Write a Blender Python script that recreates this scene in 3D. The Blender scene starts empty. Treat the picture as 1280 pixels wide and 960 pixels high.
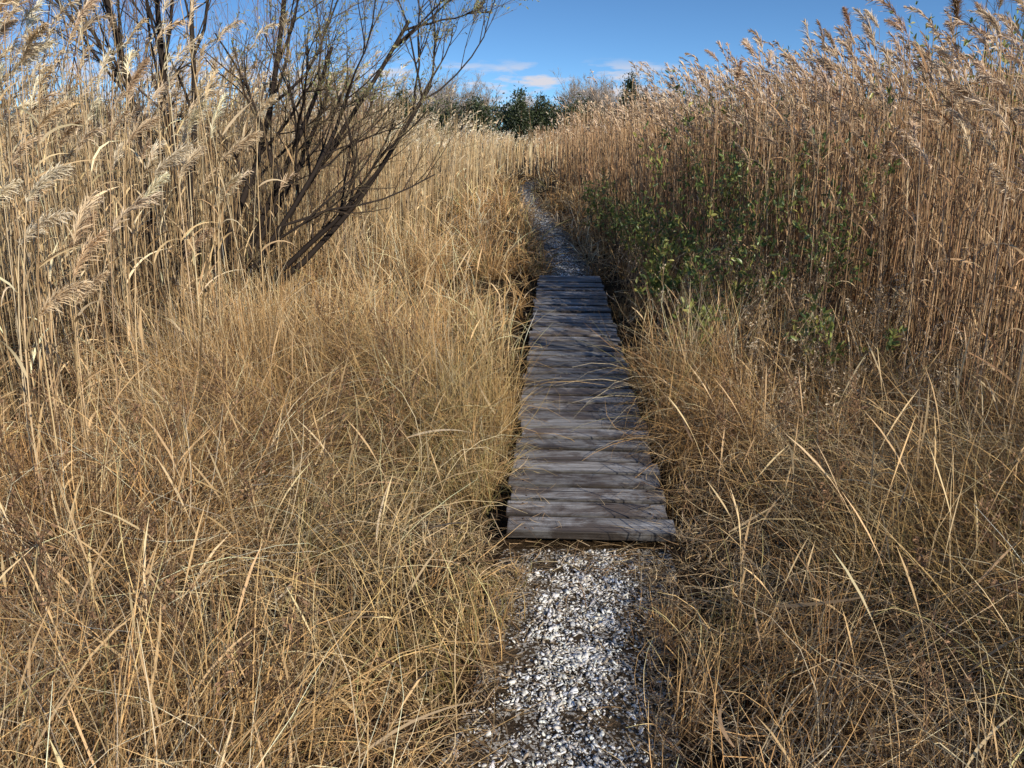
import bpy, math, numpy as np
from mathutils import Vector
R = np.random.default_rng(7)
scene = bpy.context.scene
scene.view_settings.view_transform = 'Standard'
scene.view_settings.look = 'None'
scene.view_settings.exposure = 0
A = np.array
U = lambda a, b, n: R.uniform(a, b, n)

# ------------------------------------------------------------------ noise / layout
_tab = {}
def noise2(x, y, seed=0):
    if seed not in _tab:
        _tab[seed] = np.random.default_rng(100 + seed).random((128, 128))
    T = _tab[seed]
    xi = np.floor(x).astype(int); yi = np.floor(y).astype(int)
    fx = x - xi; fy = y - yi
    fx = fx * fx * (3 - 2 * fx); fy = fy * fy * (3 - 2 * fy)
    a = T[xi % 128, yi % 128]; b = T[(xi + 1) % 128, yi % 128]
    c = T[xi % 128, (yi + 1) % 128]; d = T[(xi + 1) % 128, (yi + 1) % 128]
    return (a * (1 - fx) + b * fx) * (1 - fy) + (c * (1 - fx) + d * fx) * fy

PY = [-4, 1.5, 2.0, 2.8, 8.8, 10, 13, 17, 23, 27, 32, 45, 80]
PX = [-.3, .10, .19, .31, .66, .72, .68, .50, .35, .6, 1.3, 3, 8]
def pathx(y): return np.interp(y, PY, PX)
def LB(y): return np.interp(y, [0, 3.0, 4, 7, 12, 20, 26, 30, 34], [-2.6, -2.2, -2.05, -2.0, -1.35, -.75, -1.0, -1.8, 1.9])
def RB(y): return np.interp(y, [-3, 0, 3, 4, 7, 12, 17, 24, 30, 34], [3.6, 3.35, 2.75, 2.45, 2.1, 2.0, 1.75, 1.6, 1.9, 2.0])
def gz(x, y):
    x = np.asarray(x, float); y = np.asarray(y, float)
    d = np.abs(x - pathx(y))
    bank = np.clip((d - .3) / .5, 0, 1)
    near = np.clip((60 - np.hypot(x, y)) / 40, 0, 1)
    return (0.05 * bank * bank * (3 - 2 * bank) + .05 * bank * (noise2(x * 1.3 + 40, y * 1.3 + 40, 1) - .4)) * near

# ------------------------------------------------------------------ mesh builder
class MB:
    def __init__(s): s.v = []; s.f = []; s.c = []; s.n = 0
    def add(s, v, f, c):
        s.v.append(v.reshape(-1, 3)); s.f.append(f.reshape(-1, 4) + s.n)
        s.c.append(c.reshape(-1, 3)); s.n += v.reshape(-1, 3).shape[0]
    def build(s, name, mat, smooth=False, parent=None):
        v = np.concatenate(s.v).astype(np.float32); f = np.concatenate(s.f).astype(np.int32)
        c = np.concatenate(s.c).astype(np.float32)
        m = bpy.data.meshes.new(name)
        m.vertices.add(len(v)); m.vertices.foreach_set('co', v.ravel())
        m.loops.add(f.size); m.loops.foreach_set('vertex_index', f.ravel())
        m.polygons.add(len(f)); m.polygons.foreach_set('loop_start', np.arange(0, f.size, 4, dtype=np.int32))
        m.update(calc_edges=True)
        ca = m.color_attributes.new('Col', 'FLOAT_COLOR', 'POINT')
        ca.data.foreach_set('color', np.concatenate([np.clip(c, 0.005, .9), np.ones((len(c), 1), np.float32)], 1).ravel())
        if smooth: m.polygons.foreach_set('use_smooth', np.ones(len(f), bool))
        m.materials.append(mat)
        o = bpy.data.objects.new(name, m); scene.collection.objects.link(o)
        if parent: o.parent = parent
        return o

def path_pts(P0, az, t0, cv, L, nseg, daz=0., clamp=True, power=1.2):
    n = len(P0)
    t = (np.arange(nseg) + .5) / nseg
    tl = t0[:, None] + cv[:, None] * t[None] ** power
    a = az[:, None] + (np.asarray(daz) * np.ones(n))[:, None] * t[None]
    D = np.stack([np.sin(tl) * np.cos(a), np.sin(tl) * np.sin(a), np.cos(tl)], -1)
    P = np.concatenate([P0[:, None], P0[:, None] + np.cumsum(D * (L / nseg)[:, None, None], 1)], 1)
    if clamp:
        g = gz(P[..., 0], P[..., 1]) + .006
        P[..., 2] = np.maximum(P[..., 2], g + (np.arange(nseg + 1) * .004))
    D = np.concatenate([D, D[:, -1:]], 1)
    a = np.concatenate([a, a[:, -1:]], 1)
    return P, D, a

def ribbon(mb, P0, az, t0, cv, L, w, nseg, col, tip=None, daz=0., prof=None, roll=None, clamp=True):
    n = len(P0)
    P, D, a = path_pts(P0, az, t0, cv, L, nseg, daz, clamp)
    H = np.stack([-np.sin(a), np.cos(a), np.zeros_like(a)], -1)
    if roll is None: roll = U(-1.2, 1.2, n)
    B = np.cross(D, H)
    S = np.cos(roll)[:, None, None] * H + np.sin(roll)[:, None, None] * B
    if prof is None: prof = 1 - .85 * np.linspace(0, 1, nseg + 1) ** 2
    W = (w[:, None] * np.asarray(prof)[None] * .5)[..., None]
    V = np.stack([P - S * W, P + S * W], 2)
    K = nseg + 1
    base = (np.arange(n) * K * 2)[:, None] + (np.arange(nseg) * 2)[None]
    F = np.stack([base, base + 1, base + 3, base + 2], -1)
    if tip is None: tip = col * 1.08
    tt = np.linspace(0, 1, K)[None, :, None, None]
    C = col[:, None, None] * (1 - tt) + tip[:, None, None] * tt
    mb.add(V, F, np.broadcast_to(C, V.shape).copy())
    return P, D

def tube(mb, P, rad, sides, col, tip=None):
    n, K, _ = P.shape
    T = np.gradient(P, axis=1)
    T /= np.linalg.norm(T, axis=-1, keepdims=True) + 1e-9
    ref = np.zeros((n, 1, 3)); m = np.abs(T[:, K // 2])
    ref[np.arange(n), 0, np.argmin(m, 1)] = 1
    X = np.cross(T, np.broadcast_to(ref, T.shape)); X /= np.linalg.norm(X, axis=-1, keepdims=True) + 1e-9
    Y = np.cross(T, X)
    an = np.arange(sides) * 2 * np.pi / sides
    V = P[:, :, None] + rad[:, :, None, None] * (np.cos(an)[:, None] * X[:, :, None] + np.sin(an)[:, None] * Y[:, :, None])
    b = (np.arange(n) * K * sides)[:, None, None] + (np.arange(K - 1) * sides)[None, :, None]
    i = np.arange(sides)[None, None]; j = (i + 1) % sides
    F = np.stack([b + i, b + j, b + j + sides, b + i + sides], -1)
    if tip is None: tip = col
    tt = np.linspace(0, 1, K)[None, :, None, None]
    C = col[:, None, None] * (1 - tt) + tip[:, None, None] * tt
    mb.add(V, F, np.broadcast_to(C, V.shape).copy())

def leaves(mb, P, D, L, W, col):
    """oval folded leaves; P base, D direction"""
    n = len(P)
    D = D / (np.linalg.norm(D, axis=1, keepdims=True) + 1e-9)
    r = R.normal(size=(n, 3)); S = np.cross(D, r); S /= np.linalg.norm(S, axis=1, keepdims=True) + 1e-9
    N = np.cross(D, S)
    def q(a, b, c): return P + D * (L * a)[:, None] + S * (W * b)[:, None] + N * (L * c)[:, None]
    z = np.ones(n)
    V = np.stack([q(0 * z, 0 * z, 0 * z), q(.35 * z, .5 * z, .08 * z), q(.75 * z, .4 * z, .04 * z), q(z, 0 * z, -.08 * z), q(.75 * z, -.4 * z, .04 * z), q(.35 * z, -.5 * z, .08 * z)], 1)
    b = (np.arange(n) * 6)[:, None]
    F = np.stack([b + A([0, 1, 2, 3]), b + A([0, 3, 4, 5])], 1)
    mb.add(V, F, np.repeat(col[:, None], 6, 1))

def pal(cols, n, jit=.15, p=None):
    c = A(cols, float)[R.choice(len(cols), n, p=p)]
    return c * R.normal(1, jit, (n, 1)).clip(.5, 1.5) * R.normal(1, .015, (n, 3))

# ------------------------------------------------------------------ materials
def new_mat(name):
    m = bpy.data.materials.new(name); m.use_nodes = True
    nt = m.node_tree; nt.nodes.clear()
    return m, nt, nt.nodes, nt.links
def veg_mat(name, trans=.28, gloss=0., rough=.5):
    m, nt, N, Lk = new_mat(name)
    at = N.new('ShaderNodeAttribute'); at.attribute_name = 'Col'
    d = N.new('ShaderNodeBsdfDiffuse'); Lk.new(at.outputs['Color'], d.inputs['Color'])
    out = d.outputs[0]
    if trans > 0:
        tr = N.new('ShaderNodeBsdfTranslucent'); Lk.new(at.outputs['Color'], tr.inputs['Color'])
        mx = N.new('ShaderNodeMixShader'); mx.inputs[0].default_value = trans
        Lk.new(out, mx.inputs[1]); Lk.new(tr.outputs[0], mx.inputs[2]); out = mx.outputs[0]
    if gloss > 0:
        g = N.new('ShaderNodeBsdfGlossy'); g.inputs['Roughness'].default_value = rough
        mx = N.new('ShaderNodeMixShader'); mx.inputs[0].default_value = gloss
        Lk.new(out, mx.inputs[1]); Lk.new(g.outputs[0], mx.inputs[2]); out = mx.outputs[0]
    o = N.new('ShaderNodeOutputMaterial'); Lk.new(out, o.inputs[0])
    return m
M_grass = veg_mat('dry_grass', .14)
M_reed = veg_mat('reed', .1)
M_leaf = veg_mat('green_leaf', .3, .05, .4)
M_bark = veg_mat('bark', 0)
M_shell = veg_mat('shell', 0, .04, .4)

def ramp(N, stops):
    r = N.new('ShaderNodeValToRGB'); e = r.color_ramp.elements
    while len(e) < len(stops): e.new(.5)
    for k, (p, c) in enumerate(stops):
        e[k].position = p; e[k].color = (*c, 1) if len(c) == 3 else c
    return r

def soil_mat(name, shells):
    m, nt, N, Lk = new_mat(name)
    geo = N.new('ShaderNodeNewGeometry')
    n1 = N.new('ShaderNodeTexNoise'); n1.inputs['Scale'].default_value = 3; n1.inputs['Detail'].default_value = 5; n1.inputs['Roughness'].default_value = .7
    n2 = N.new('ShaderNodeTexNoise'); n2.inputs['Scale'].default_value = 60; n2.inputs['Detail'].default_value = 4; n2.inputs['Roughness'].default_value = .8
    for n in (n1, n2): Lk.new(geo.outputs['Position'], n.inputs['Vector'])
    if shells: r1 = ramp(N, [(.35, (.06, .044, .032)), (.55, (.10, .075, .05)), (.7, (.16, .12, .08))])
    else: r1 = ramp(N, [(.35, (.03, .021, .014)), (.55, (.06, .042, .026)), (.7, (.13, .09, .05))])
    r2 = ramp(N, [(.35, (.4, .4, .4)), (.65, (1.5, 1.4, 1.3))])
    Lk.new(n1.outputs[0], r1.inputs[0]); Lk.new(n2.outputs[0], r2.inputs[0])
    mx = N.new('ShaderNodeMix'); mx.data_type = 'RGBA'; mx.blend_type = 'MULTIPLY'; mx.inputs[0].default_value = 1
    Lk.new(r1.outputs[0], mx.inputs[6]); Lk.new(r2.outputs[0], mx.inputs[7])
    col = mx.outputs[2]
    if shells:
        v = N.new('ShaderNodeTexVoronoi'); v.inputs['Scale'].default_value = 140
        Lk.new(geo.outputs['Position'], v.inputs['Vector'])
        sep = N.new('ShaderNodeSeparateColor'); Lk.new(v.outputs['Color'], sep.inputs[0])
        n3 = N.new('ShaderNodeTexNoise'); n3.inputs['Scale'].default_value = 9; Lk.new(geo.outputs['Position'], n3.inputs['Vector'])
        ad = N.new('ShaderNodeMath'); ad.operation = 'MULTIPLY'; Lk.new(sep.outputs[0], ad.inputs[0]); Lk.new(n3.outputs[0], ad.inputs[1])
        r3 = ramp(N, [(.33, (0, 0, 0)), (.37, (1, 1, 1))]); Lk.new(ad.outputs[0], r3.inputs[0])
        m2 = N.new('ShaderNodeMix'); m2.data_type = 'RGBA'
        Lk.new(r3.outputs[0], m2.inputs[0]); Lk.new(col, m2.inputs[6]); m2.inputs[7].default_value = (.50, .46, .40, 1)
        col = m2.outputs[2]
    p = N.new('ShaderNodeBsdfDiffuse'); Lk.new(col, p.inputs['Color'])
    b = N.new('ShaderNodeBump'); b.inputs['Strength'].default_value = .8; b.inputs['Distance'].default_value = .02
    Lk.new(n2.outputs[0], b.inputs['Height']); Lk.new(b.outputs[0], p.inputs['Normal'])
    o = N.new('ShaderNodeOutputMaterial'); Lk.new(p.outputs[0], o.inputs[0])
    return m

# wood
M_wood, nt, N, Lk = new_mat('weathered_wood')
tc = N.new('ShaderNodeTexCoord'); oi = N.new('ShaderNodeObjectInfo')
sc = N.new('ShaderNodeMath'); sc.operation = 'MULTIPLY'; sc.inputs[1].default_value = 57; Lk.new(oi.outputs['Random'], sc.inputs[0])
av = N.new('ShaderNodeVectorMath'); av.operation = 'ADD'; Lk.new(tc.outputs['Object'], av.inputs[0]); Lk.new(sc.outputs[0], av.inputs[1])
def mp(s):
    q = N.new('ShaderNodeMapping'); q.inputs['Scale'].default_value = s; Lk.new(av.outputs[0], q.inputs[0]); return q
def nz(s, scale, det, ro, dist=0):
    n = N.new('ShaderNodeTexNoise'); n.inputs['Scale'].default_value = scale; n.inputs['Detail'].default_value = det
    n.inputs['Roughness'].default_value = ro; n.inputs['Distortion'].default_value = dist
    Lk.new(mp(s).outputs[0], n.inputs['Vector']); return n
g1 = nz((1.2, 34, 34), 3, 6, .7, .4); g2 = nz((2, 90, 90), 2, 3, .6); st = nz((2.2, 4.5, 4.5), 1.6, 5, .7, .5); ck = nz((.7, 26, 26), 2.0, 2, .5, .6)
st2 = nz((3, 6, 6), 1.4, 4, .65, .4)
rg = ramp(N, [(.28, (.10, .088, .08)), (.45, (.25, .23, .215)), (.6, (.36, .345, .335)), (.8, (.50, .49, .49))])
Lk.new(g1.outputs[0], rg.inputs[0])
rs = ramp(N, [(.43, (.0, .0, .0)), (.56, (1, 1, 1))]); Lk.new(st.outputs[0], rs.inputs[0])
dk = N.new('ShaderNodeMix'); dk.data_type = 'RGBA'; dk.blend_type = 'MULTIPLY'; dk.inputs[7].default_value = (.40, .33, .28, 1)
Lk.new(rs.outputs[0], dk.inputs[0]); Lk.new(rg.outputs[0], dk.inputs[6])
rl = ramp(N, [(.52, (1, 1, 1)), (.66, (1.35, 1.4, 1.46))]); Lk.new(st2.outputs[0], rl.inputs[0])
m0 = N.new('ShaderNodeMix'); m0.data_type = 'RGBA'; m0.blend_type = 'MULTIPLY'; m0.inputs[0].default_value = 1
Lk.new(dk.outputs[2], m0.inputs[6]); Lk.new(rl.outputs[0], m0.inputs[7])
fi = ramp(N, [(.35, (.7, .7, .7)), (.6, (1.12, 1.12, 1.12))]); Lk.new(g2.outputs[0], fi.inputs[0])
m1 = N.new('ShaderNodeMix'); m1.data_type = 'RGBA'; m1.blend_type = 'MULTIPLY'; m1.inputs[0].default_value = 1
Lk.new(m0.outputs[2], m1.inputs[6]); Lk.new(fi.outputs[0], m1.inputs[7])
cr = ramp(N, [(.29, (.15, .13, .12)), (.33, (1, 1, 1))]); Lk.new(ck.outputs[0], cr.inputs[0])
m2 = N.new('ShaderNodeMix'); m2.data_type = 'RGBA'; m2.blend_type = 'MULTIPLY'; m2.inputs[0].default_value = 1
Lk.new(m1.outputs[2], m2.inputs[6]); Lk.new(cr.outputs[0], m2.inputs[7])
# gap shade painted into the grimy long edges of every board
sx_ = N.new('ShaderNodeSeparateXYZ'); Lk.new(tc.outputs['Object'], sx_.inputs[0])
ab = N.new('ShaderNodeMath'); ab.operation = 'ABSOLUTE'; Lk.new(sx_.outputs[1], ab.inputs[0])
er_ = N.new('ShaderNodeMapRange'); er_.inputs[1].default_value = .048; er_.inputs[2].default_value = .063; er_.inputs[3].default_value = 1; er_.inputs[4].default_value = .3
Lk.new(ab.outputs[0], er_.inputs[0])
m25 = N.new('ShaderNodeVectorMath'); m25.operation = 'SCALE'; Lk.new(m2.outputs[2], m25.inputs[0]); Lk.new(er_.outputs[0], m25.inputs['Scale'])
br = N.new('ShaderNodeMapRange'); br.inputs[3].default_value = .5; br.inputs[4].default_value = 1.3; Lk.new(oi.outputs['Random'], br.inputs[0])
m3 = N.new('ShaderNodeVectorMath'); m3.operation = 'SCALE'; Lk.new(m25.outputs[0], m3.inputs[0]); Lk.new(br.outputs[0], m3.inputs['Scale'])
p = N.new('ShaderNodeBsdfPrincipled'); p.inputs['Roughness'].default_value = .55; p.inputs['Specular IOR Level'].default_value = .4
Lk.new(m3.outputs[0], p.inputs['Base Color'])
hh = N.new('ShaderNodeMath'); hh.operation = 'ADD'; Lk.new(g1.outputs[0], hh.inputs[0]); Lk.new(cr.outputs[0], hh.inputs[1])
b = N.new('ShaderNodeBump'); b.inputs['Strength'].default_value = .5; b.inputs['Distance'].default_value = .003
Lk.new(hh.outputs[0], b.inputs['Height']); Lk.new(b.outputs[0], p.inputs['Normal'])
o = N.new('ShaderNodeOutputMaterial'); Lk.new(p.outputs[0], o.inputs[0])

M_nail, nt, N, Lk = new_mat('rusty_nail')
p = N.new('ShaderNodeBsdfPrincipled'); p.inputs['Metallic'].default_value = .6; p.inputs['Roughness'].default_value = .6
n = N.new('ShaderNodeTexNoise'); n.inputs['Scale'].default_value = 300; r = ramp(N, [(.4, (.03, .02, .015)), (.7, (.14, .07, .04))]); Lk.new(n.outputs[0], r.inputs[0]); Lk.new(r.outputs[0], p.inputs['Base Color'])
o = N.new('ShaderNodeOutputMaterial'); Lk.new(p.outputs[0], o.inputs[0])

# ------------------------------------------------------------------ ground
u = np.linspace(-1, 1, 420)
gx = np.sinh(u * 6.2) / np.sinh(6.2) * 900
vv = np.linspace(-.55, 1, 420)
gy = 3 + np.sinh(vv * 6.2) / np.sinh(6.2) * 1200
X, Y = np.meshgrid(gx, gy, indexing='ij')
V = np.stack([X, Y, gz(X, Y)], -1)
i, j = np.meshgrid(np.arange(419), np.arange(419), indexing='ij'); b = i * 420 + j
mb = MB(); mb.add(V, np.stack([b, b + 420, b + 421, b + 1], -1), np.ones_like(V) * .1)
mb.build('ground', soil_mat('marsh_soil', False), True)

def path_sheet(name, y0, y1, w):
    n = int((y1 - y0) / .05); ys = np.linspace(y0, y1, n); k = 13; s = np.linspace(-1, 1, k)
    hw = w + .06 * (noise2(ys * 3, ys * 0, 5) - .5)
    X = pathx(ys)[:, None] + s[None] * hw[:, None]; Yq = np.repeat(ys[:, None], k, 1)
    Z = gz(X, Yq) + .006 + .006 * (1 - s[None] ** 2) + .012 * (noise2(X * 9, Yq * 9, 6) - .5) * (1 - s[None] ** 2)
    V = np.stack([X, Yq, Z], -1)
    i, j = np.meshgrid(np.arange(n - 1), np.arange(k - 1), indexing='ij'); b = i * k + j
    mb = MB(); mb.add(V, np.stack([b, b + 1, b + k + 1, b + k], -1), np.ones_like(V) * .1)
    return mb.build(name, M_path, True)
M_path = soil_mat('shell_soil', True)
path_sheet('shell_path', -1.5, 2.86, .34)
path_sheet('shell_path', 8.7, 28, .30)

# shells
def shells(x, y, size):
    n = len(x)
    ph = (1 + 5 ** .5) / 2
    iv = A([[-1, ph, 0], [1, ph, 0], [-1, -ph, 0], [1, -ph, 0], [0, -1, ph], [0, 1, ph], [0, -1, -ph], [0, 1, -ph], [ph, 0, -1], [ph, 0, 1], [-ph, 0, -1], [-ph, 0, 1]]) / 1.9
    IF = A([[0, 11, 5], [0, 5, 1], [0, 1, 7], [0, 7, 10], [0, 10, 11], [1, 5, 9], [5, 11, 4], [11, 10, 2], [10, 7, 6], [7, 1, 8], [3, 9, 4], [3, 4, 2], [3, 2, 6], [3, 6, 8], [3, 8, 9], [4, 9, 5], [2, 4, 11], [6, 2, 10], [8, 6, 7], [9, 8, 1]])
    V = iv[None] * R.uniform(.4, 1.4, (n, 12, 1)) * np.stack([U(.6, 1.3, n), U(.35, .8, n), U(.12, .4, n)], -1)[:, None]
    V *= (size * .5)[:, None, None]
    q = R.normal(size=(n, 3)) * [.35, .35, 0]; th = U(0, 6.28, n)
    c, s = np.cos(th), np.sin(th)
    x_, y_ = V[..., 0] * c[:, None] - V[..., 1] * s[:, None], V[..., 0] * s[:, None] + V[..., 1] * c[:, None]
    z_ = V[..., 2] + x_ * q[:, :1] + y_ * q[:, 1:2]
    V = np.stack([x_ + x[:, None], y_ + y[:, None], z_ + (gz(x, y) + .011 + U(0, .007, n))[:, None]], -1)
    F = (np.arange(n) * 12)[:, None, None] + IF[None]
    return V, F
def tri_obj(name, groups, mat):
    V = np.concatenate([g[0].reshape(-1, 3) for g in groups]); off = 0; Fs = []
    for g in groups: Fs.append(g[1].reshape(-1, 3) + off); off += g[0].shape[0] * g[0].shape[1]
    F = np.concatenate(Fs).astype(np.int32); C = np.concatenate([g[2].reshape(-1, 3) for g in groups])
    m = bpy.data.meshes.new(name); m.vertices.add(len(V)); m.vertices.foreach_set('co', V.astype(np.float32).ravel())
    m.loops.add(F.size); m.loops.foreach_set('vertex_index', F.ravel()); m.polygons.add(len(F))
    m.polygons.foreach_set('loop_start', np.arange(0, F.size, 3, dtype=np.int32)); m.update(calc_edges=True)
    ca = m.color_attributes.new('Col', 'FLOAT_COLOR', 'POINT')
    ca.data.foreach_set('color', np.concatenate([C.clip(.01, .9), np.ones((len(C), 1))], 1).astype(np.float32).ravel())
    m.materials.append(mat); o = bpy.data.objects.new(name, m); scene.collection.objects.link(o); return o
gr = []
for (n, y0, y1, s0, s1, hw) in [(7500, .9, 2.84, .009, .030, .115), (10000, .9, 2.84, .004, .012, .15), (6000, 8.85, 24, .014, .040, .11)]:
    y = U(y0, y1, n) if y0 < 5 else y0 + (y1 - y0) * U(0, 1, n) ** 1.4
    x = pathx(y) + R.normal(0, hw, n)
    d = .10 + .6 * noise2(x * 7, y * 7, 8) + .6 * noise2(x * 18, y * 18, 9)
    fade = np.clip((3.25 - y) / .75, .55, 1) if y0 < 5 else np.ones(n) * .85
    k = (d * fade > .45 + .5 * (np.abs(x - pathx(y)) / .3) ** 2 + R.normal(0, .12, n)) & (np.abs(x - pathx(y)) < .34)
    x, y = x[k], y[k]; n = len(x)
    size = s0 + (s1 - s0) * U(0, 1, n) ** 2.0
    V, F = shells(x, y, size)
    c = pal([(.80, .77, .71), (.68, .63, .55), (.86, .85, .82), (.38, .31, .23), (.58, .55, .51)], n, .14, [.32, .21, .26, .11, .10])
    gr.append((V, F, np.repeat(c[:, None], 12, 1)))
tri_obj('crushed_shell_gravel', gr, M_shell)

# ------------------------------------------------------------------ boardwalk
import bmesh
bw = bpy.data.objects.new('boardwalk', None); scene.collection.objects.link(bw)
S0 = Vector((.325, 2.84, 0)); S1 = Vector((.665, 8.86, 0)); dv = (S1 - S0); LEN = dv.length; dv.normalize()
ang = math.atan2(dv.y, dv.x) - math.pi / 2
nv = Vector((dv.y, -dv.x, 0)); DT = .10
NP = 41; pitch = LEN / NP
def board(name, sx, sy, sz, loc, rot, mat, cuts=14, wob=.0015):
    bm = bmesh.new(); bmesh.ops.create_cube(bm, size=1)
    bmesh.ops.scale(bm, vec=(sx, sy, sz), verts=bm.verts)
    if cuts:
        e = [e for e in bm.edges if abs((e.verts[0].co - e.verts[1].co).x) > sx * .9]
        bmesh.ops.subdivide_edges(bm, edges=e, cuts=cuts, use_grid_fill=True)
    bmesh.ops.bevel(bm, geom=[e for e in bm.edges if e.calc_face_angle(0) > .8], offset=.006, segments=2, affect='EDGES', profile=.6)
    cup = R.uniform(-.0025, .0035); s = R.uniform(0, 100)
    for v in bm.verts:
        a = noise2(A([v.co.x * 9 + s]), A([v.co.y * 40 + s]), 11)[0] - .5; b2 = noise2(A([v.co.x * 16 + s]), A([7 + s + v.co.y * 20]), 12)[0] - .5
        v.co.z += a * wob * 1.5 + cup * (v.co.y / sy * 2) ** 2; v.co.y += b2 * wob * 3; v.co.x += a * wob * 3
    m = bpy.data.meshes.new(name); bm.to_mesh(m); bm.free(); m.materials.append(mat)
    o = bpy.data.objects.new(name, m); scene.collection.objects.link(o); o.location = loc; o.rotation_euler = rot; o.parent = bw
    return o
nails = []
for k in range(NP):
    c = S0 + dv * (pitch * (k + .5)) + nv * R.normal(0, .007)
    zz = DT - .019 + R.normal(0, .003)
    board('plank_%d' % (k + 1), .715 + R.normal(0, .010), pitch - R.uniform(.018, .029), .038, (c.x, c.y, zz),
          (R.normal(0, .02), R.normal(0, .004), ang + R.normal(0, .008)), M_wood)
    for sx in (-.285, .285):
        for sy in (-.035, .035):
            q = c + nv * (sx + R.normal(0, .006)) + dv * (sy + R.normal(0, .005)); nails.append((q.x, q.y, zz + .0195))
for k, sx in enumerate((-.285, .0, .285)):
    c = S0 + dv * (LEN / 2) + nv * sx
    board('stringer_%d' % (k + 1), LEN - .34, .04, .07, (c.x, c.y, DT - .038 - .04), (0, 0, ang + math.pi / 2), M_wood, 30)
bm = bmesh.new()
for q in nails:
    r = bmesh.ops.create_cone(bm, cap_ends=True, segments=8, radius1=.0045, radius2=.0035, depth=.003)
    bmesh.ops.translate(bm, vec=q, verts=r['verts'])
m = bpy.data.meshes.new('nail_heads'); bm.to_mesh(m); bm.free(); m.materials.append(M_nail)
o = bpy.data.objects.new('nail_heads', m); scene.collection.objects.link(o); o.parent = bw

def deck_off(x, y): return x - pathx(y)

# ------------------------------------------------------------------ grasses
GOLD = [(.67, .445, .205), (.74, .56, .32), (.56, .35, .155), (.41, .245, .115), (.37, .32, .14), (.66, .405, .175), (.80, .66, .43), (.50, .42, .31)]
def grass(mb, nclump, y0, y1, per, hscale, w, nseg, margin=1.1, reedkeep=.3, spread=.06):
    y = np.sqrt(U(0, 1, nclump) * ((y1 + margin) ** 2 - (y0 + margin) ** 2) + (y0 + margin) ** 2) - margin
    x = U(-1, 1, nclump) * (.68 * y + margin)
    off = deck_off(x, y)
    half = np.where((y > 2.75) & (y < 8.95), .385, np.where(y < 5, .28, .20) + .12 * (noise2(x * 2, y * 2, 3) - .5))
    k = np.abs(off) > half
    inreed = (x < LB(y) - .2) | (x > RB(y) + .2)
    k &= (~inreed) | (U(0, 1, nclump) < reedkeep)
    if y0 > 8: k &= (np.abs(off) < 4)
    k &= (noise2(x * 2.6 + 9, y * 2.6, 2) > .45) | (U(0, 1, nclump) < .2)
    x, y, off, half = x[k], y[k], off[k], half[k]; nc = len(x)
    edge = np.clip((np.abs(off) - half) / .55, 0, 1)
    H = hscale * (.2 + .42 * edge + 1.0 * (noise2(x * 1.1, y * 1.1 + 7, 4) - .42)) * R.uniform(.55, 1.4, nc)
    H = H * np.where((x > .4) & (y < 4.2), .72, 1.0)
    H = np.maximum(H, .12 * hscale)
    laz = noise2(x * .7 + 3, y * .7, 13) * 5 * np.pi
    lst = .3 + 1.3 * noise2(x * 1.1, y * 1.1 + 30, 14)
    sw = (x > 1.15) & (y < 4.0) & (y > 1.8)
    laz = np.where(sw, np.pi - .3 + .7 * (noise2(x * 2, y * 2, 15) - .5), laz); lst = np.where(sw, 1.3, lst)
    cl = np.clip(1 - (np.abs(off) - half) / .35, 0, 1) * (y < 10)
    away = np.where(off > 0, 0., np.pi)
    cx = np.cos(laz) * (1 - cl) + np.cos(away) * cl * 1.2; cy = np.sin(laz) * (1 - cl)
    laz = np.arctan2(cy, cx); lst = lst * (1 - .4 * cl)
    ti = noise2(x * 1.1 + 60, y * 1.1, 16)
    green = (np.exp(-((x + .55) ** 2 / .25 + (y - 3.2) ** 2 / 1.2)) + np.exp(-((x - 2.0) ** 2 / .5 + (y - 2.2) ** 2 / .5)) * .8 + .35 * np.exp(-((x + .1) ** 2 / .05)) * (y < 9))
    pc = pal(GOLD, nc, .16, [.25, .17, .15, .12, .04, .13, .10, .04])
    gm = (np.clip(green, 0, 1) * U(.0, .8, nc))[:, None]
    pc = pc * (1 - gm) + A((.31, .30, .12)) * gm
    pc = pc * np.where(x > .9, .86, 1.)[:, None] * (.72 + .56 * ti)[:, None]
    idx = np.repeat(np.arange(nc), per); n = len(idx)
    ra = U(0, 6.283, n); rr = np.abs(R.normal(0, spread, n))
    bx = x[idx] + np.cos(ra) * rr; by = y[idx] + np.sin(ra) * rr
    P0 = np.stack([bx, by, gz(bx, by) - .01], -1)
    sp = U(.1, 1.2, n)
    vx = np.cos(laz[idx]) * lst[idx] + np.cos(ra) * sp; vy = np.sin(laz[idx]) * lst[idx] + np.sin(ra) * sp
    az = np.arctan2(vy, vx) + R.normal(0, .45, n); mag = np.hypot(vx, vy)
    t0 = mag * U(.1, .85, n); cv = mag * U(.3, 2.4, n) + R.normal(0, .7, n)
    L = H[idx] * U(.5, 1.5, n) * (1 + .25 * mag)
    L = L.clip(.06, .85)
    col = pc[idx] * R.normal(1, .27, (n, 1)).clip(.4, 1.6)
    s = (np.abs(deck_off(bx, by)) > np.where((by > 2.7) & (by < 8.95), .375, .19))
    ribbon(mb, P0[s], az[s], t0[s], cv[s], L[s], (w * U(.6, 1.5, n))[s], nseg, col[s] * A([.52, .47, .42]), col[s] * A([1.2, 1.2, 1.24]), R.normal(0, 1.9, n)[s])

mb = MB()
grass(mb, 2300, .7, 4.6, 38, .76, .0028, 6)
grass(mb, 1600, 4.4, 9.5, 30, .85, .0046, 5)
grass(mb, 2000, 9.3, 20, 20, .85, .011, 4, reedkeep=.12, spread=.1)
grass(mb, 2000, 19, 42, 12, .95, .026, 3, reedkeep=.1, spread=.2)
mb.build('marsh_grass', M_grass)

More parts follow.
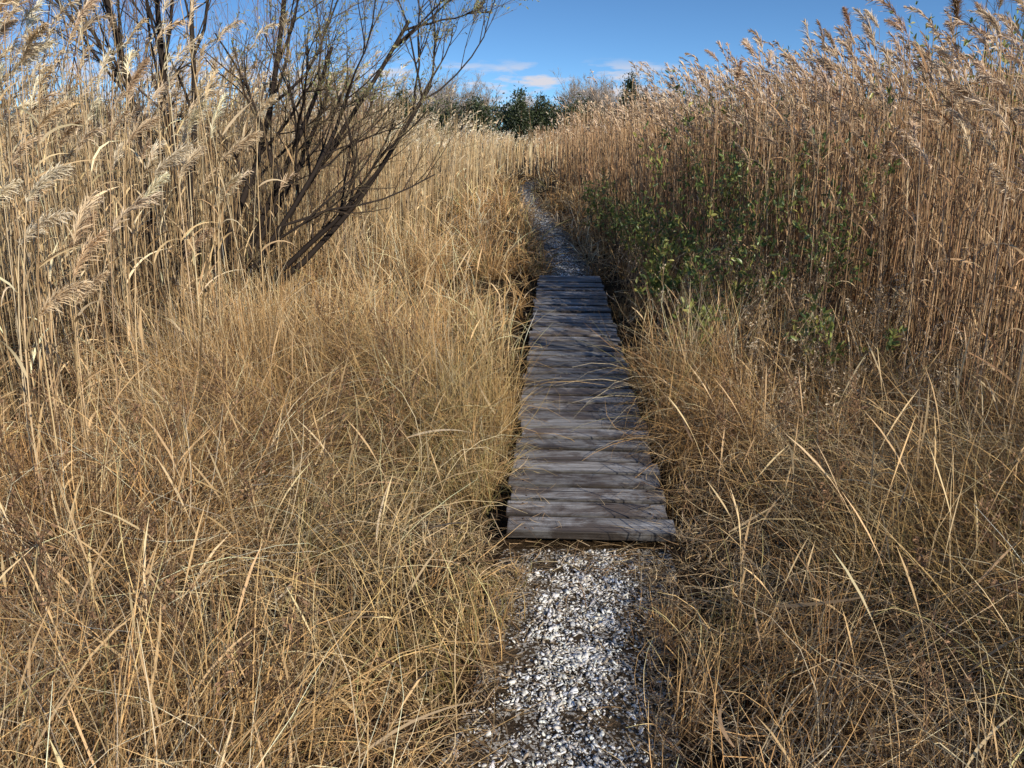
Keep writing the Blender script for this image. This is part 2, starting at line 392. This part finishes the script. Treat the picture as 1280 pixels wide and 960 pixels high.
mb = MB()
def litter(n, y0, y1, w, Lm, mode='all', margin=.9):
    y = np.sqrt(U(0, 1, n) * ((y1 + margin) ** 2 - (y0 + margin) ** 2) + (y0 + margin) ** 2) - margin
    x = U(-1, 1, n) * (.68 * y + margin)
    if mode == 'edge': x = pathx(y) + np.where(U(0, 1, n) < .5, -1, 1) * (.34 + np.abs(R.normal(0, .12, n)) - .17 * (y < 2.7) - .12 * (y > 9))
    off = np.abs(deck_off(x, y)); deck = (y > 2.72) & (y < 8.95)
    k = np.where(deck, off > .39, (off > .25) | (U(0, 1, n) < .15))
    x, y = x[k], y[k]; n = len(x)
    P0 = np.stack([x, y, gz(x, y) + U(.005, .14, n) * (np.abs(deck_off(x, y)) > .36) + .014], -1)
    c = pal([(.54, .37, .19), (.36, .23, .12), (.66, .50, .30), (.24, .145, .08)], n, .2)
    ribbon(mb, P0, U(0, 6.28, n), U(1.1, 1.6, n), U(-.2, .5, n), U(.3, 1.2, n) * Lm * np.where(np.abs(deck_off(x, y)) < .4, .6, 1), w * U(.6, 1.4, n), 5, c, c, R.normal(0, 1.6, n), roll=R.normal(0, .4, n))
litter(18000, .7, 5, .0028, .30); litter(8000, 5, 12, .006, .32); litter(4200, .9, 2.8, .0022, .13, 'edge'); litter(3000, 8.9, 27, .008, .25, 'edge')
n = 280; a = U(0, 1, n) ** 1.3 * LEN; l = R.choice([-1, 1], n) * (.355 - np.abs(R.normal(0, .13, n))).clip(-.33, .34)
P0 = np.stack([S0.x + dv.x * a + nv.x * l, S0.y + dv.y * a + nv.y * l, np.full(n, DT + .006)], -1)
c = pal([(.62, .46, .27), (.45, .30, .17)], n, .2)
ribbon(mb, P0, U(0, 6.28, n), np.full(n, 1.53), U(-.05, .03, n), U(.02, .12, n), U(.0015, .003, n), 3, c, c, R.normal(0, .6, n), roll=R.normal(0, .2, n))
n = 240; P0 = np.stack([.33 + R.normal(0, .3, n), 2.74 + R.normal(0, .08, n), U(.02, .04, n)], -1)
c = pal([(.48, .33, .18), (.32, .2, .11), (.56, .43, .26)], n, .2)
ribbon(mb, P0, U(0, 6.28, n), U(1.3, 1.6, n), U(-.1, .2, n), U(.05, .2, n), U(.0015, .003, n), 3, c, c, R.normal(0, .6, n))
n = 150; y = U(1.1, 5, n); x = U(-1, 1, n) * (.66 * y + .3); k = np.abs(deck_off(x, y)) > .4; x, y = x[k], y[k]; n = len(x)
P0 = np.stack([x, y, gz(x, y) + U(.06, .32, n)], -1); c = pal([(.72, .58, .38), (.55, .41, .24), (.42, .28, .16)], n, .12)
ribbon(mb, P0, U(0, 6.28, n), U(.9, 1.5, n), U(0, .7, n), U(.12, .34, n), U(.007, .013, n), 7, c, c, R.normal(0, .7, n), prof=[.4, .9, 1, .95, .8, .6, .35, .05], roll=U(-1, 1, n))
mb.build('straw_litter', M_grass)

mb = MB()
def stalks(n, y0, y1, w, hl, hh):
    y = U(y0, y1, n); x = U(-1, 1, n) * (.68 * y + .8); off = np.abs(deck_off(x, y))
    k = (off > .48) & (x > LB(y) - .8) & (x < RB(y) + .6); x, y = x[k], y[k]; n = len(x)
    P0 = np.stack([x, y, gz(x, y)], -1); L = U(hl, hh, n) * np.clip(.3 + np.abs(deck_off(x, y)) * .6, .3, 1)
    c = pal([(.72, .54, .31), (.57, .39, .21), (.64, .44, .23)], n, .15)
    ribbon(mb, P0, U(0, 6.28, n), U(0, .3, n), U(.1, 1.1, n), L, w * U(.8, 1.3, n), 8, c * .8, c * 1.15, R.normal(0, .6, n), prof=[1, .9, .85, .8, .75, .8, 2.6, 2.4, .3])
stalks(1000, 1.1, 5, .0023, .45, .8); stalks(1100, 5, 12, .004, .5, .95); stalks(900, 12, 30, .009, .6, 1.1)
mb.build('seeding_grass', M_grass)

# ------------------------------------------------------------------ reeds
def reeds(mb, x, y, h, r, nseg, nleaf, lw, plume, S, fw, colset, windaz, headp, tiltmax=.12, leafL=(.15, .36), hl=.24, sides=3):
    n = len(x)
    P0 = np.stack([x, y, gz(x, y)], -1)
    az = windaz + R.normal(0, 1.3, n); t0 = np.abs(R.normal(0, tiltmax * .8, n)); cv = np.abs(R.normal(.0, tiltmax, n)) + .02
    P, D, a = path_pts(P0, az, t0, cv, h, nseg, 0, False)
    c = pal(colset, n, .2)
    rad = r[:, None] * np.linspace(1.15, .5, nseg + 1)[None]
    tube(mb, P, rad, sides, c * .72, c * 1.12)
    if nleaf:
        idx = np.repeat(np.arange(n), nleaf); m = len(idx)
        keep = U(0, 1, m) < .7; idx = idx[keep]; m = len(idx)
        t = U(.12, .97, m) * nseg; k = np.floor(t).astype(int).clip(0, nseg - 1); f = (t - k)[:, None]
        B = P[idx, k] * (1 - f) + P[idx, k + 1] * f
        la = windaz + R.normal(0, 1.5, m); lc = pal(colset, m, .15) * 1.12
        L = U(*leafL, m) * (1.1 - .35 * t / nseg)
        ribbon(mb, B, la, U(.1, .7, m), U(.1, 1.7, m), L, lw * U(.5, 1.3, m), 4, lc, lc * 1.1, R.normal(0, .5, m), prof=[.5, 1, .9, .6, .05], clamp=False)
    hsel = np.where(U(0, 1, n) < headp)[0]
    if len(hsel): plumes(mb, P[hsel, -1], windaz + R.normal(0, .5, len(hsel)), U(.15, .6, len(hsel)), U(.3, 1.2, len(hsel)), hl * U(.7, 1.3, len(hsel)), S, fw, plume)
def plumes(mb, P0, az, t0, cv, L, S, fw, plume):
    n = len(P0)
    cc = pal(plume, n, .1)
    P, D, a = path_pts(P0, az, t0, cv, L, 6, 0, False)
    tube(mb, P, np.full((n, 7), .0015), 3, cc * .8)
    idx = np.repeat(np.arange(n), S); m = len(idx)
    t = U(0, 1, m) ** .9 * 5.99; k = np.floor(t).astype(int); f = (t - k)[:, None]
    B = P[idx, k] * (1 - f) + P[idx, k + 1] * f
    tl = np.arccos(D[idx, k, 2].clip(-1, 1)); u = t / 6
    fl = L[idx] * (.24 * np.sin(np.pi * (u * .85 + .12)) + .05) * U(.6, 1.3, m)
    ribbon(mb, B, az[idx] + R.normal(0, .6, m), tl + R.normal(.08, .28, m), U(.1, .9, m), fl, fw * U(.6, 1.4, m), 2,
           cc[idx] * R.normal(1, .12, (m, 1)) * .92, cc[idx] * 1.15, 0, prof=[.7, 1, .3], clamp=False)

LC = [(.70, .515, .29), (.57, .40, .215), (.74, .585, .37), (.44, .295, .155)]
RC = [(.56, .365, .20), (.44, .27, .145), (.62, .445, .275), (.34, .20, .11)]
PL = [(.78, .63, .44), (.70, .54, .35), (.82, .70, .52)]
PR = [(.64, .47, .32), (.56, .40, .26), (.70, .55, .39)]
def samp(n, y0, y1, side, margin=1.3, feather=.35, thin=.4, td=2.2):
    y = np.sqrt(U(0, 1, n) * ((y1 + 2) ** 2 - (y0 + 2) ** 2) + (y0 + 2) ** 2) - 2
    x = U(0, 1, n) * (.68 * np.abs(y) + margin) * side
    j = R.normal(0, feather, n) + .5 * (noise2(x * 0 + side * 5, y * 1.1, 20) - .5)
    k = (x < LB(y) + j) if side < 0 else (x > RB(y) + j)
    bd = (LB(y) - x) if side < 0 else (x - RB(y))
    k &= (bd < td) | (U(0, 1, n) < thin)
    k &= noise2(x * 1.8 + 3, y * 1.8, 21) > .16
    return x[k], y[k]
mb = MB()
x, y = samp(1300, 2.5, 6, -1, feather=.25); n = len(x)
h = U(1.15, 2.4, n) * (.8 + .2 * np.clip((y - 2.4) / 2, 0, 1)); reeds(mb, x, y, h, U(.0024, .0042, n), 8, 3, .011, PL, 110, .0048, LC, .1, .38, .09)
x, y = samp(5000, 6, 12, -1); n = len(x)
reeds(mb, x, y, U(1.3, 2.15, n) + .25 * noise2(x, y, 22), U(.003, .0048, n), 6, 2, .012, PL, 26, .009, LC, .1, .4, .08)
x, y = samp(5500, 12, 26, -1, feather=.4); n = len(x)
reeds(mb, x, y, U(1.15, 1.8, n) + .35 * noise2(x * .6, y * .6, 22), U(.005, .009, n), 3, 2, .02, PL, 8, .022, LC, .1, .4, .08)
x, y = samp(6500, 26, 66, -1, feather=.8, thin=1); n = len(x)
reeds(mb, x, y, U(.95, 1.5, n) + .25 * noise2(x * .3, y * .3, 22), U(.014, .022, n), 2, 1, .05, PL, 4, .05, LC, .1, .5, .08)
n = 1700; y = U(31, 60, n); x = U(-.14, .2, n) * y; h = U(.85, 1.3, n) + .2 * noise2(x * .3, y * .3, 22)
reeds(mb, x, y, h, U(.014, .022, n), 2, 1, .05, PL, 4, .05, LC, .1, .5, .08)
hx = A([(-1.86, 2.9, 1.38), (-1.69, 3.0, 1.07), (-1.69, 2.8, .96), (-1.94, 4, 1.26), (-1.90, 4.2, 1.39), (-1.77, 4.5, 1.61), (-1.79, 4.3, 1.37), (-2.25, 4, 1.03), (-2.52, 4, 2.2), (-2.42, 4.05, 1.89), (-2.2, 4.5, 1.84), (-1.92, 4.6, .89), (-2.0, 3.1, 1.2), (-2.8, 4.2, 2.05), (-2.6, 4.6, 1.55),
        (-1.62, 4.4, 1.45), (-1.7, 4.6, 1.2), (-2.1, 4.3, 1.55), (-1.85, 3.3, .9), (-1.95, 3.2, 1.62), (-2.05, 3.4, 1.9), (-2.3, 3.3, 1.3), (-1.6, 5.2, 1.7), (-2.5, 3.6, 1.75), (-2.4, 3.8, 2.1), (-2.9, 4.6, 2.3), (-2.3, 4.4, 2.15)])
def heroes(mb, hx, colset, plume, az0, azs, hl):
    n = len(hx); az = az0 + R.normal(0, azs, n)
    P0 = np.stack([hx[:, 0] - np.cos(az) * .12, hx[:, 1], gz(hx[:, 0], hx[:, 1])], -1)
    P, D, a = path_pts(P0, az, np.full(n, .02), U(.05, .22, n), hx[:, 2], 12, 0, False)
    c = pal(colset, n, .08); tube(mb, P, np.full((n, 1), .0038) * np.linspace(1.2, .5, 13)[None], 5, c, c * 1.1)
    idx = np.repeat(np.arange(n), 5); m = len(idx); k = R.integers(2, 11, m)
    lc = pal(colset, m, .1) * 1.15
    ribbon(mb, P[idx, k], az0 + R.normal(0, 1.2, m), U(.3, 1, m), U(.4, 2, m), U(.15, .35, m), .012 * U(.6, 1.2, m), 6, lc, lc * 1.1, 0, prof=[.5, 1, 1, .8, .6, .35, .05], clamp=False)
    plumes(mb, P[:, -1], az, U(.45, .8, n), U(.2, .7, n), hl * U(.85, 1.2, n), 420, .0038, plume)
heroes(mb, hx, LC, PL, .05, .3, .23)
mb.build('phragmites_reed_bed', M_reed)
mb = MB()
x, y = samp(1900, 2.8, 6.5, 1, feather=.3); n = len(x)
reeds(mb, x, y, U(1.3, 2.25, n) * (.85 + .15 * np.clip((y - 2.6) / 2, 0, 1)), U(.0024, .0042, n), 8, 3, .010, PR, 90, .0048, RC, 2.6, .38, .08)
n = 320; y = U(-.6, 2.9, n); x = RB(y) + .1 + U(0, 1.6, n)  # unseen stretch of the bed, added to shade the right foreground
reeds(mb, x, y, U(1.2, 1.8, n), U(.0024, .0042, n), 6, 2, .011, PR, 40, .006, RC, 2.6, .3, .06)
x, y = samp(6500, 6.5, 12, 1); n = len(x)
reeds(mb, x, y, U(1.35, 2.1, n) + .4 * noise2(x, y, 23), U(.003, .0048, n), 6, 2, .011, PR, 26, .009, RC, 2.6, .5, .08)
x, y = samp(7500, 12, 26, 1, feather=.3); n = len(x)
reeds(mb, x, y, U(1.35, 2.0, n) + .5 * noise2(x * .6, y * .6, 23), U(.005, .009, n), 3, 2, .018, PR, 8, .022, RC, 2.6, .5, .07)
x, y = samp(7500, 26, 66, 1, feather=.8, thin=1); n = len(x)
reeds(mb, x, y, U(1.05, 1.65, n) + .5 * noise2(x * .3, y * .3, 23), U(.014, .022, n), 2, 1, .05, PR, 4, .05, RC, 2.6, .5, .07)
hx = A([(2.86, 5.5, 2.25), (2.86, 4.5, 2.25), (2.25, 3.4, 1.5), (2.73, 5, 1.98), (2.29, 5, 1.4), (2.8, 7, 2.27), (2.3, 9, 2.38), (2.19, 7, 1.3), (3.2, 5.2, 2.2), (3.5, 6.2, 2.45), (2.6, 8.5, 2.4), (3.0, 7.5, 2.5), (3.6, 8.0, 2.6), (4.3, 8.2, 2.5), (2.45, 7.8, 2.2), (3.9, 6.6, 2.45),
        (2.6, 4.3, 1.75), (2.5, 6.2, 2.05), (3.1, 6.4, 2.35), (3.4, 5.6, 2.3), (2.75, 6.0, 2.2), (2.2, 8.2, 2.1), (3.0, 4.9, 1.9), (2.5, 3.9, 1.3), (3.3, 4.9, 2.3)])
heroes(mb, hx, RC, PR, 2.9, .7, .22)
mb.build('phragmites_reed_bed', M_reed)

# ------------------------------------------------------------------ woody plants
def unit(v): return v / (np.linalg.norm(v, axis=-1, keepdims=True) + 1e-9)
def grow(mb, P0, D, L, rad, levels, K, col, sides, up=.12, wig=.12, rmin=.0013, bias=None, up0=None, wig0=None):
    ends = None
    for lv in range(len(levels) + 1):
        n = len(P0); k = K[min(lv, len(K) - 1)]
        uu = up if (lv or up0 is None) else up0
        ww = wig if (lv or wig0 is None) else wig0
        pts = [P0]; d = D.copy(); tang = [d]
        for s in range(k):
            d = unit(d + R.normal(0, ww, (n, 3)) + A([0, 0, uu]))
            pts.append(pts[-1] + d * (L / k)[:, None]); tang.append(d)
        P = np.stack(pts, 1); T = np.stack(tang, 1)
        rr = rad[:, None] * np.linspace(1, .42, k + 1)[None]
        cc = A(col(lv))[None] * R.normal(1, .12, (n, 1))
        tube(mb, P, rr, sides[min(lv, len(sides) - 1)], cc)
        ends = (P, T)
        if lv == len(levels): break
        nc, ratio, angl, tmin = levels[lv]
        idx = np.repeat(np.arange(n), nc); m = len(idx)
        t = (tmin + (1 - tmin) * U(0, 1, m)) * k * .999; kk = np.floor(t).astype(int); f = (t - kk)[:, None]
        NP0 = P[idx, kk] * (1 - f) + P[idx, kk + 1] * f
        pd = T[idx, kk + 1]; side = unit(np.cross(pd, R.normal(size=(m, 3))))
        aa = (angl * U(.55, 1.35, m))[:, None]
        D = unit(pd * np.cos(aa) + side * np.sin(aa) + (A(bias) if bias is not None else 0))
        rad = np.maximum(rr[idx, kk] * U(.45, .7, m), rmin)
        L = L[idx] * ratio * U(.6, 1.3, m) * (1.15 - .5 * t / k); P0 = NP0
    return ends

mb = MB()
base = A([-2.7, 6.3, 0.0])
tg = A([(-.62, 5.9, 1.68), (-.90, 5.8, 1.45), (-.50, 6.2, 2.1), (-.65, 6.1, 2.5), (-1.0, 6.3, 2.85), (-1.5, 6.3, 3.2), (-2.0, 6.5, 3.4), (-2.8, 6.6, 3.4), (-1.2, 6.6, 1.9), (-1.2, 6.0, 2.3)])
P0 = base + R.normal(0, .10, (len(tg), 3)) * [1, 1, 0]; v = tg - P0; L = np.linalg.norm(v, axis=1)
bcol = lambda lv: [(.045, .035, .03), (.052, .04, .033), (.075, .055, .042), (.14, .10, .068), (.32, .25, .14)][min(lv, 4)]
e = grow(mb, P0, unit(v + A([0, 0, .0])), L * .97, U(.022, .036, len(tg)), [(6, .45, .6, .35), (5, .55, .6, .25), (6, .5, .65, .15), (4, .6, .55, .1)], [8, 6, 4, 2, 2], bcol, [6, 5, 4, 3, 3], .06, .11, .0013, (.05, 0, .08), .012, .055)
shr = mb.build('bare_leaning_shrub', M_bark, True)
mb2 = MB()
Pe, Te = e; sel = np.where((Pe[:, -1, 2] > 1.9) & (Pe[:, -1, 0] > -2.2) & (U(0, 1, len(Pe)) < .55))[0]
idx = np.repeat(sel, 2); n = len(idx)
leaves(mb2, Pe[idx, R.integers(1, 3, n)], Te[idx, 1] + R.normal(0, .6, (n, 3)), U(.015, .035, n), U(.006, .012, n), pal([(.36, .36, .15), (.46, .40, .19), (.28, .30, .13)], n, .15))
mb2.build('shrub_leaves', M_leaf, parent=shr)

def bush(name, base, H, nst, spread, rad, levels, col, leaf=None, up=.1, K=[6, 4, 2, 2], lean=(0, 0)):
    mb = MB(); n = nst
    P0 = A(base) + R.normal(0, .08, (n, 3)) * [1, 1, 0]; P0[:, 2] = gz(P0[:, 0], P0[:, 1])
    a = U(0, 6.28, n); s = U(.1, 1, n) * spread
    D = unit(np.stack([np.cos(a) * s + lean[0], np.sin(a) * s + lean[1], np.ones(n)], -1))
    e = grow(mb, P0, D, H * U(.75, 1.1, n), U(.7, 1.2, n) * rad, levels, K, col, [5, 4, 3, 3], up, .1)
    o = mb.build(name, M_bark, True)
    if leaf:
        num, ll, cols, zmin = leaf
        P, T = e; i = R.integers(0, len(P), num); j = R.integers(0, P.shape[1], num)
        Q = P[i, j]; k = Q[:, 2] > zmin; i, j, Q = i[k], j[k], Q[k]; n = len(Q)
        mb = MB(); L = U(.6, 1.3, n) * ll
        leaves(mb, Q, T[i, j] + R.normal(0, .6, (n, 3)), L, L * U(.28, .45, n), pal(cols, n, .2))
        mb.build('foliage', M_leaf, parent=o)
    return o
bc2 = lambda lv: [(.14, .09, .07), (.26, .16, .11), (.38, .24, .16), (.44, .28, .19)][min(lv, 3)]
LV = [(6, .5, .5, .25), (6, .5, .55, .2), (4, .5, .5, .1)]
bush('bare_twiggy_shrub', (-4.2, 7.4, 0), 3.4, 9, .5, .010, LV, bc2)
bush('bare_twiggy_shrub', (-3.4, 8.2, 0), 3.4, 8, .5, .010, LV, bc2)
bush('bare_twiggy_shrub', (-5.3, 7.8, 0), 3.6, 9, .5, .010, LV, bc2)
bush('bare_twiggy_shrub', (-2.0, 9.6, 0), 2.3, 7, .4, .010, [(6, .5, .5, .25), (5, .5, .55, .2), (4, .5, .5, .1)], bc2)
bush('bare_twiggy_shrub', (5.6, 8.9, 0), 2.85, 8, .35, .018, [(5, .45, .6, .35), (5, .5, .6, .2), (4, .5, .5, .1)], lambda lv: [(.07, .055, .05), (.1, .08, .07), (.13, .1, .08), (.16, .12, .1)][min(lv, 3)])
GR = [(.17, .24, .06), (.24, .31, .08), (.32, .34, .09), (.44, .40, .11), (.10, .16, .045)]
for (bx, by, H, nst, nl, ll) in [(1.22, 6.3, .66, 8, 560, .052), (1.3, 7.4, .75, 8, 600, .052), (1.42, 8.4, .8, 8, 560, .052), (1.35, 9.6, .8, 8, 400, .052), (1.7, 7.2, 1.25, 8, 560, .052),
                        (1.85, 6.0, 1.2, 8, 520, .052), (2.3, 5.4, 1.35, 8, 520, .052), (1.5, 5.4, .75, 7, 420, .048), (2.1, 6.8, 1.5, 8, 520, .052), (2.5, 9.2, 1.95, 9, 1000, .058),
                        (4.3, 8.0, 2.3, 12, 1600, .058), (5.1, 8.6, 2.35, 12, 1600, .058), (1.25, 11, .75, 7, 300, .055), (1.5, 12.5, .9, 7, 300, .055), (1.9, 4.4, .6, 6, 260, .048), (1.15, 4.9, .55, 6, 280, .048)]:
    bush('groundsel_bush', (bx, by, 0), H, nst, .55, .006, [(5, .42, .55, .3), (4, .5, .6, .15)], lambda lv: [(.14, .09, .06), (.2, .13, .08), (.24, .19, .1)][min(lv, 2)], (nl, ll, GR, .15), K=[6, 4, 3])

mb = MB(); mbh = MB()
def forbs(pts, H, rad, ncol, fl=1., hc=None):
    n = len(pts); P0 = np.stack([pts[:, 0], pts[:, 1], gz(pts[:, 0], pts[:, 1])], -1)
    D = unit(np.stack([R.normal(0, .16, n), R.normal(0, .16, n), np.ones(n)], -1))
    e = grow(mb, P0, D, H, np.full(n, rad), [(9, .22, .6, .35), (3, .5, .6, .2)], [8, 4, 3], lambda lv: ncol, [4, 3, 3], .05, .06)
    P, T = e; m = len(P); idx = np.repeat(np.arange(m), 3); k = len(idx)
    leaves(mbh, P[idx, R.integers(1, 4, k)], T[idx, 2] + R.normal(0, .8, (k, 3)), U(.006, .022, k) * fl, U(.003, .008, k) * fl, pal(hc or [tuple(A(ncol) * 1.6), tuple(A(ncol) * 2.3)], k, .2))
n = 80; y = U(1.3, 5.5, n); x = -.55 - U(0, 1, n) * (.55 * y); forbs(np.stack([x, y], -1), U(.4, .75, n), .0022, (.14, .085, .05))
n = 34; y = U(1.4, 5.5, n); x = 1.0 + U(0, 1, n) * (.5 * y); forbs(np.stack([x, y], -1), U(.3, .6, n), .002, (.18, .11, .065))
TAN = [(.60, .47, .32), (.5, .38, .25), (.66, .54, .39)]
n = 110; y = U(3.4, 8.5, n); x = 1.15 + U(0, 1, n) * 1.3; forbs(np.stack([x, y], -1), U(.4, .85, n), .0022, (.34, .24, .14), .95, TAN)
o = mb.build('dried_goldenrod', M_bark); mbh.build('seed_heads', M_grass, parent=o)

# ------------------------------------------------------------------ distance
mb = MB()
def treerow(x, y, hmin, hmax, cols, rmin=.012):
    n = len(x); nst = 3; idx = np.repeat(np.arange(n), nst)
    P0 = np.stack([x[idx] + R.normal(0, .3, len(idx)), y[idx], np.zeros(len(idx))], -1)
    H = (hmin + (hmax - hmin) * noise2(x * .12, y * .1, 30)) * U(.8, 1.15, n)
    D = unit(np.stack([R.normal(0, .25, len(idx)), R.normal(0, .25, len(idx)), np.ones(len(idx))], -1))
    grow(mb, P0, D, H[idx] * .8, np.full(len(idx), .06), [(6, .5, .6, .25), (6, .5, .6, .2), (4, .5, .6, .1)], [4, 3, 2, 1], cols, [4, 3, 3, 3], .08, .12, rmin)
gcol = lambda lv: [(.24, .20, .175), (.29, .245, .21), (.33, .28, .235), (.37, .315, .26)][min(lv, 3)]
y = U(70, 92, 130); treerow(U(-.85, .85, 130) * y, y, 4.2, 6.4, gcol)
y = U(64, 72, 34); treerow(np.concatenate([U(4.5, 9.5, 22), U(-9, -4.5, 12)]), y, 5.0, 6.2, gcol, .01)
mb.build('distant_bare_treeline', M_bark)
mb = MB()
def blobs(mb, x, y, h, w, num, cols, size, cone=.6, nb=60):
    t = U(.03, 1, nb) ** .8; a = U(0, 6.28, nb); rr = w * .5 * (1.05 - t) ** cone * U(.2, 1.25, nb)
    C = np.stack([x + np.cos(a) * rr, y + np.sin(a) * rr, h * t * U(.85, 1.1, nb)], -1)
    i = R.integers(0, nb, num); s = w * .085
    Q = C[i] + R.normal(0, 1, (num, 3)) * [s, s, s * .8]
    shade = R.uniform(.55, 1.6, nb)[i]
    leaves(mb, Q, R.normal(0, 1, (num, 3)) + A([0, 0, .6]), U(.6, 1.4, num) * size, U(.3, .6, num) * size, pal(cols, num, .25) * shade[:, None])
EG = [(.06, .08, .03), (.085, .10, .045), (.045, .06, .025)]
n = 90
xs = U(-60, 60, n); ys = U(72, 88, n)
for a_, b_ in zip(xs, ys): blobs(mb, a_, b_, R.uniform(3.2, 4.6), R.uniform(3.5, 6.5), 400, EG + [(.2, .15, .10)], .32, .3)
for a_ in np.linspace(-13, 5.0, 25): blobs(mb, a_, 62 + R.uniform(-2, 2), R.uniform(3.1, 3.8), R.uniform(2.6, 4.4), 800, EG + ([(.2, .15, .1)] if R.random() < .2 else []), .22, .3)
for a_ in np.linspace(5.0, 16, 14): blobs(mb, a_, 62 + R.uniform(-2, 2), R.uniform(2.8, 3.6), R.uniform(2, 3.6), 550, [(.14, .12, .07), (.08, .09, .04), (.06, .08, .03)], .22, .3)
mb.build('distant_evergreen_thicket', M_leaf)
for (cx, cy, h, w) in [(-2.6, 60, 3.7, 3.4), (.6, 60, 4.2, 2.6), (2.2, 61, 3.8, 3.0), (8.7, 60, 5.2, 2.6), (10.0, 61, 4.4, 2.8), (24, 62, 4.9, 3.6), (27, 64, 5.0, 3.4), (-20, 62, 4.9, 3.8), (-8.0, 60, 4.2, 2.8), (33, 60, 4.6, 3)]:
    mbt = MB(); P = np.linspace(0, 1, 6)[:, None] * A([[.1, 0, h * .92]]) + A([[cx, cy, 0]])
    tube(mbt, P[None], np.linspace(.14, .02, 6)[None], 6, A([[.12, .08, .06]]))
    o = mbt.build('red_cedar_tree', M_bark, True)
    mbt = MB(); blobs(mbt, cx, cy, h, w, 2400, EG, .18, .75, 90); mbt.build('crown', M_leaf, parent=o)

# ------------------------------------------------------------------ sun & sky
EL, AZ = math.radians(27), math.radians(142)
sd = Vector((math.sin(AZ) * math.cos(EL), math.cos(AZ) * math.cos(EL), math.sin(EL)))
l = bpy.data.lights.new('sun', 'SUN'); l.energy = 5; l.angle = math.radians(.5); l.color = (1, .92, .78)
o = bpy.data.objects.new('sun', l); scene.collection.objects.link(o); o.rotation_euler = sd.to_track_quat('Z', 'Y').to_euler()
w = bpy.data.worlds.new('World'); scene.world = w; w.use_nodes = True
N = w.node_tree.nodes; Lk = w.node_tree.links; N.clear()
tc = N.new('ShaderNodeTexCoord')
ma = N.new('ShaderNodeMapping'); ma.vector_type = 'POINT'; ma.inputs['Scale'].default_value = (1, 1, 2.1); ma.inputs['Location'].default_value = (0, 0, .055)
nm = N.new('ShaderNodeVectorMath'); nm.operation = 'NORMALIZE'
Lk.new(tc.outputs['Generated'], ma.inputs[0]); Lk.new(ma.outputs[0], nm.inputs[0])
sky = N.new('ShaderNodeTexSky'); sky.sky_type = 'NISHITA'; sky.sun_disc = False; sky.sun_elevation = EL; sky.sun_rotation = AZ
sky.air_density = 1.0; sky.dust_density = .1; sky.ozone_density = 1.5
Lk.new(nm.outputs[0], sky.inputs[0])
tint = N.new('ShaderNodeMix'); tint.data_type = 'RGBA'; tint.blend_type = 'MULTIPLY'; tint.inputs[0].default_value = 1; tint.inputs[7].default_value = (.78, 1.17, 1.52, 1)
Lk.new(sky.outputs[0], tint.inputs[6])
cm = N.new('ShaderNodeMapping'); cm.inputs['Scale'].default_value = (9, 9, 46); cm.inputs['Location'].default_value = (5.1, .4, .3)
Lk.new(tc.outputs['Generated'], cm.inputs[0])
cn = N.new('ShaderNodeTexNoise'); cn.inputs['Scale'].default_value = 1.5; cn.inputs['Detail'].default_value = 5; cn.inputs['Roughness'].default_value = .6
Lk.new(cm.outputs[0], cn.inputs['Vector'])
cr = ramp(N, [(.49, (0, 0, 0)), (.62, (1, 1, 1))]); Lk.new(cn.outputs[0], cr.inputs[0])
sp = N.new('ShaderNodeSeparateXYZ'); Lk.new(tc.outputs['Generated'], sp.inputs[0])
er = ramp(N, [(.0, (1, 1, 1)), (.065, (.95, .95, .95)), (.085, (0, 0, 0))]); Lk.new(sp.outputs[2], er.inputs[0])
mu = N.new('ShaderNodeMath'); mu.operation = 'MULTIPLY'; Lk.new(cr.outputs[0], mu.inputs[0]); Lk.new(er.outputs[0], mu.inputs[1])
mx = N.new('ShaderNodeMix'); mx.data_type = 'RGBA'; Lk.new(mu.outputs[0], mx.inputs[0]); Lk.new(tint.outputs[2], mx.inputs[6]); mx.inputs[7].default_value = (7.2, 7.1, 7.7, 1)
bg = N.new('ShaderNodeBackground'); bg.inputs['Strength'].default_value = .10; Lk.new(mx.outputs[2], bg.inputs['Color'])
wo = N.new('ShaderNodeOutputWorld'); Lk.new(bg.outputs[0], wo.inputs[0])

# ------------------------------------------------------------------ camera
cam = bpy.data.cameras.new('camera'); cam.sensor_width = 36; cam.lens = 27; cam.clip_end = 3000; cam.clip_start = .05
o = bpy.data.objects.new('camera', cam); scene.collection.objects.link(o)
o.location = (0, 0, 1.68); o.rotation_euler = (math.radians(90 - 18.17), 0, 0)
scene.camera = o
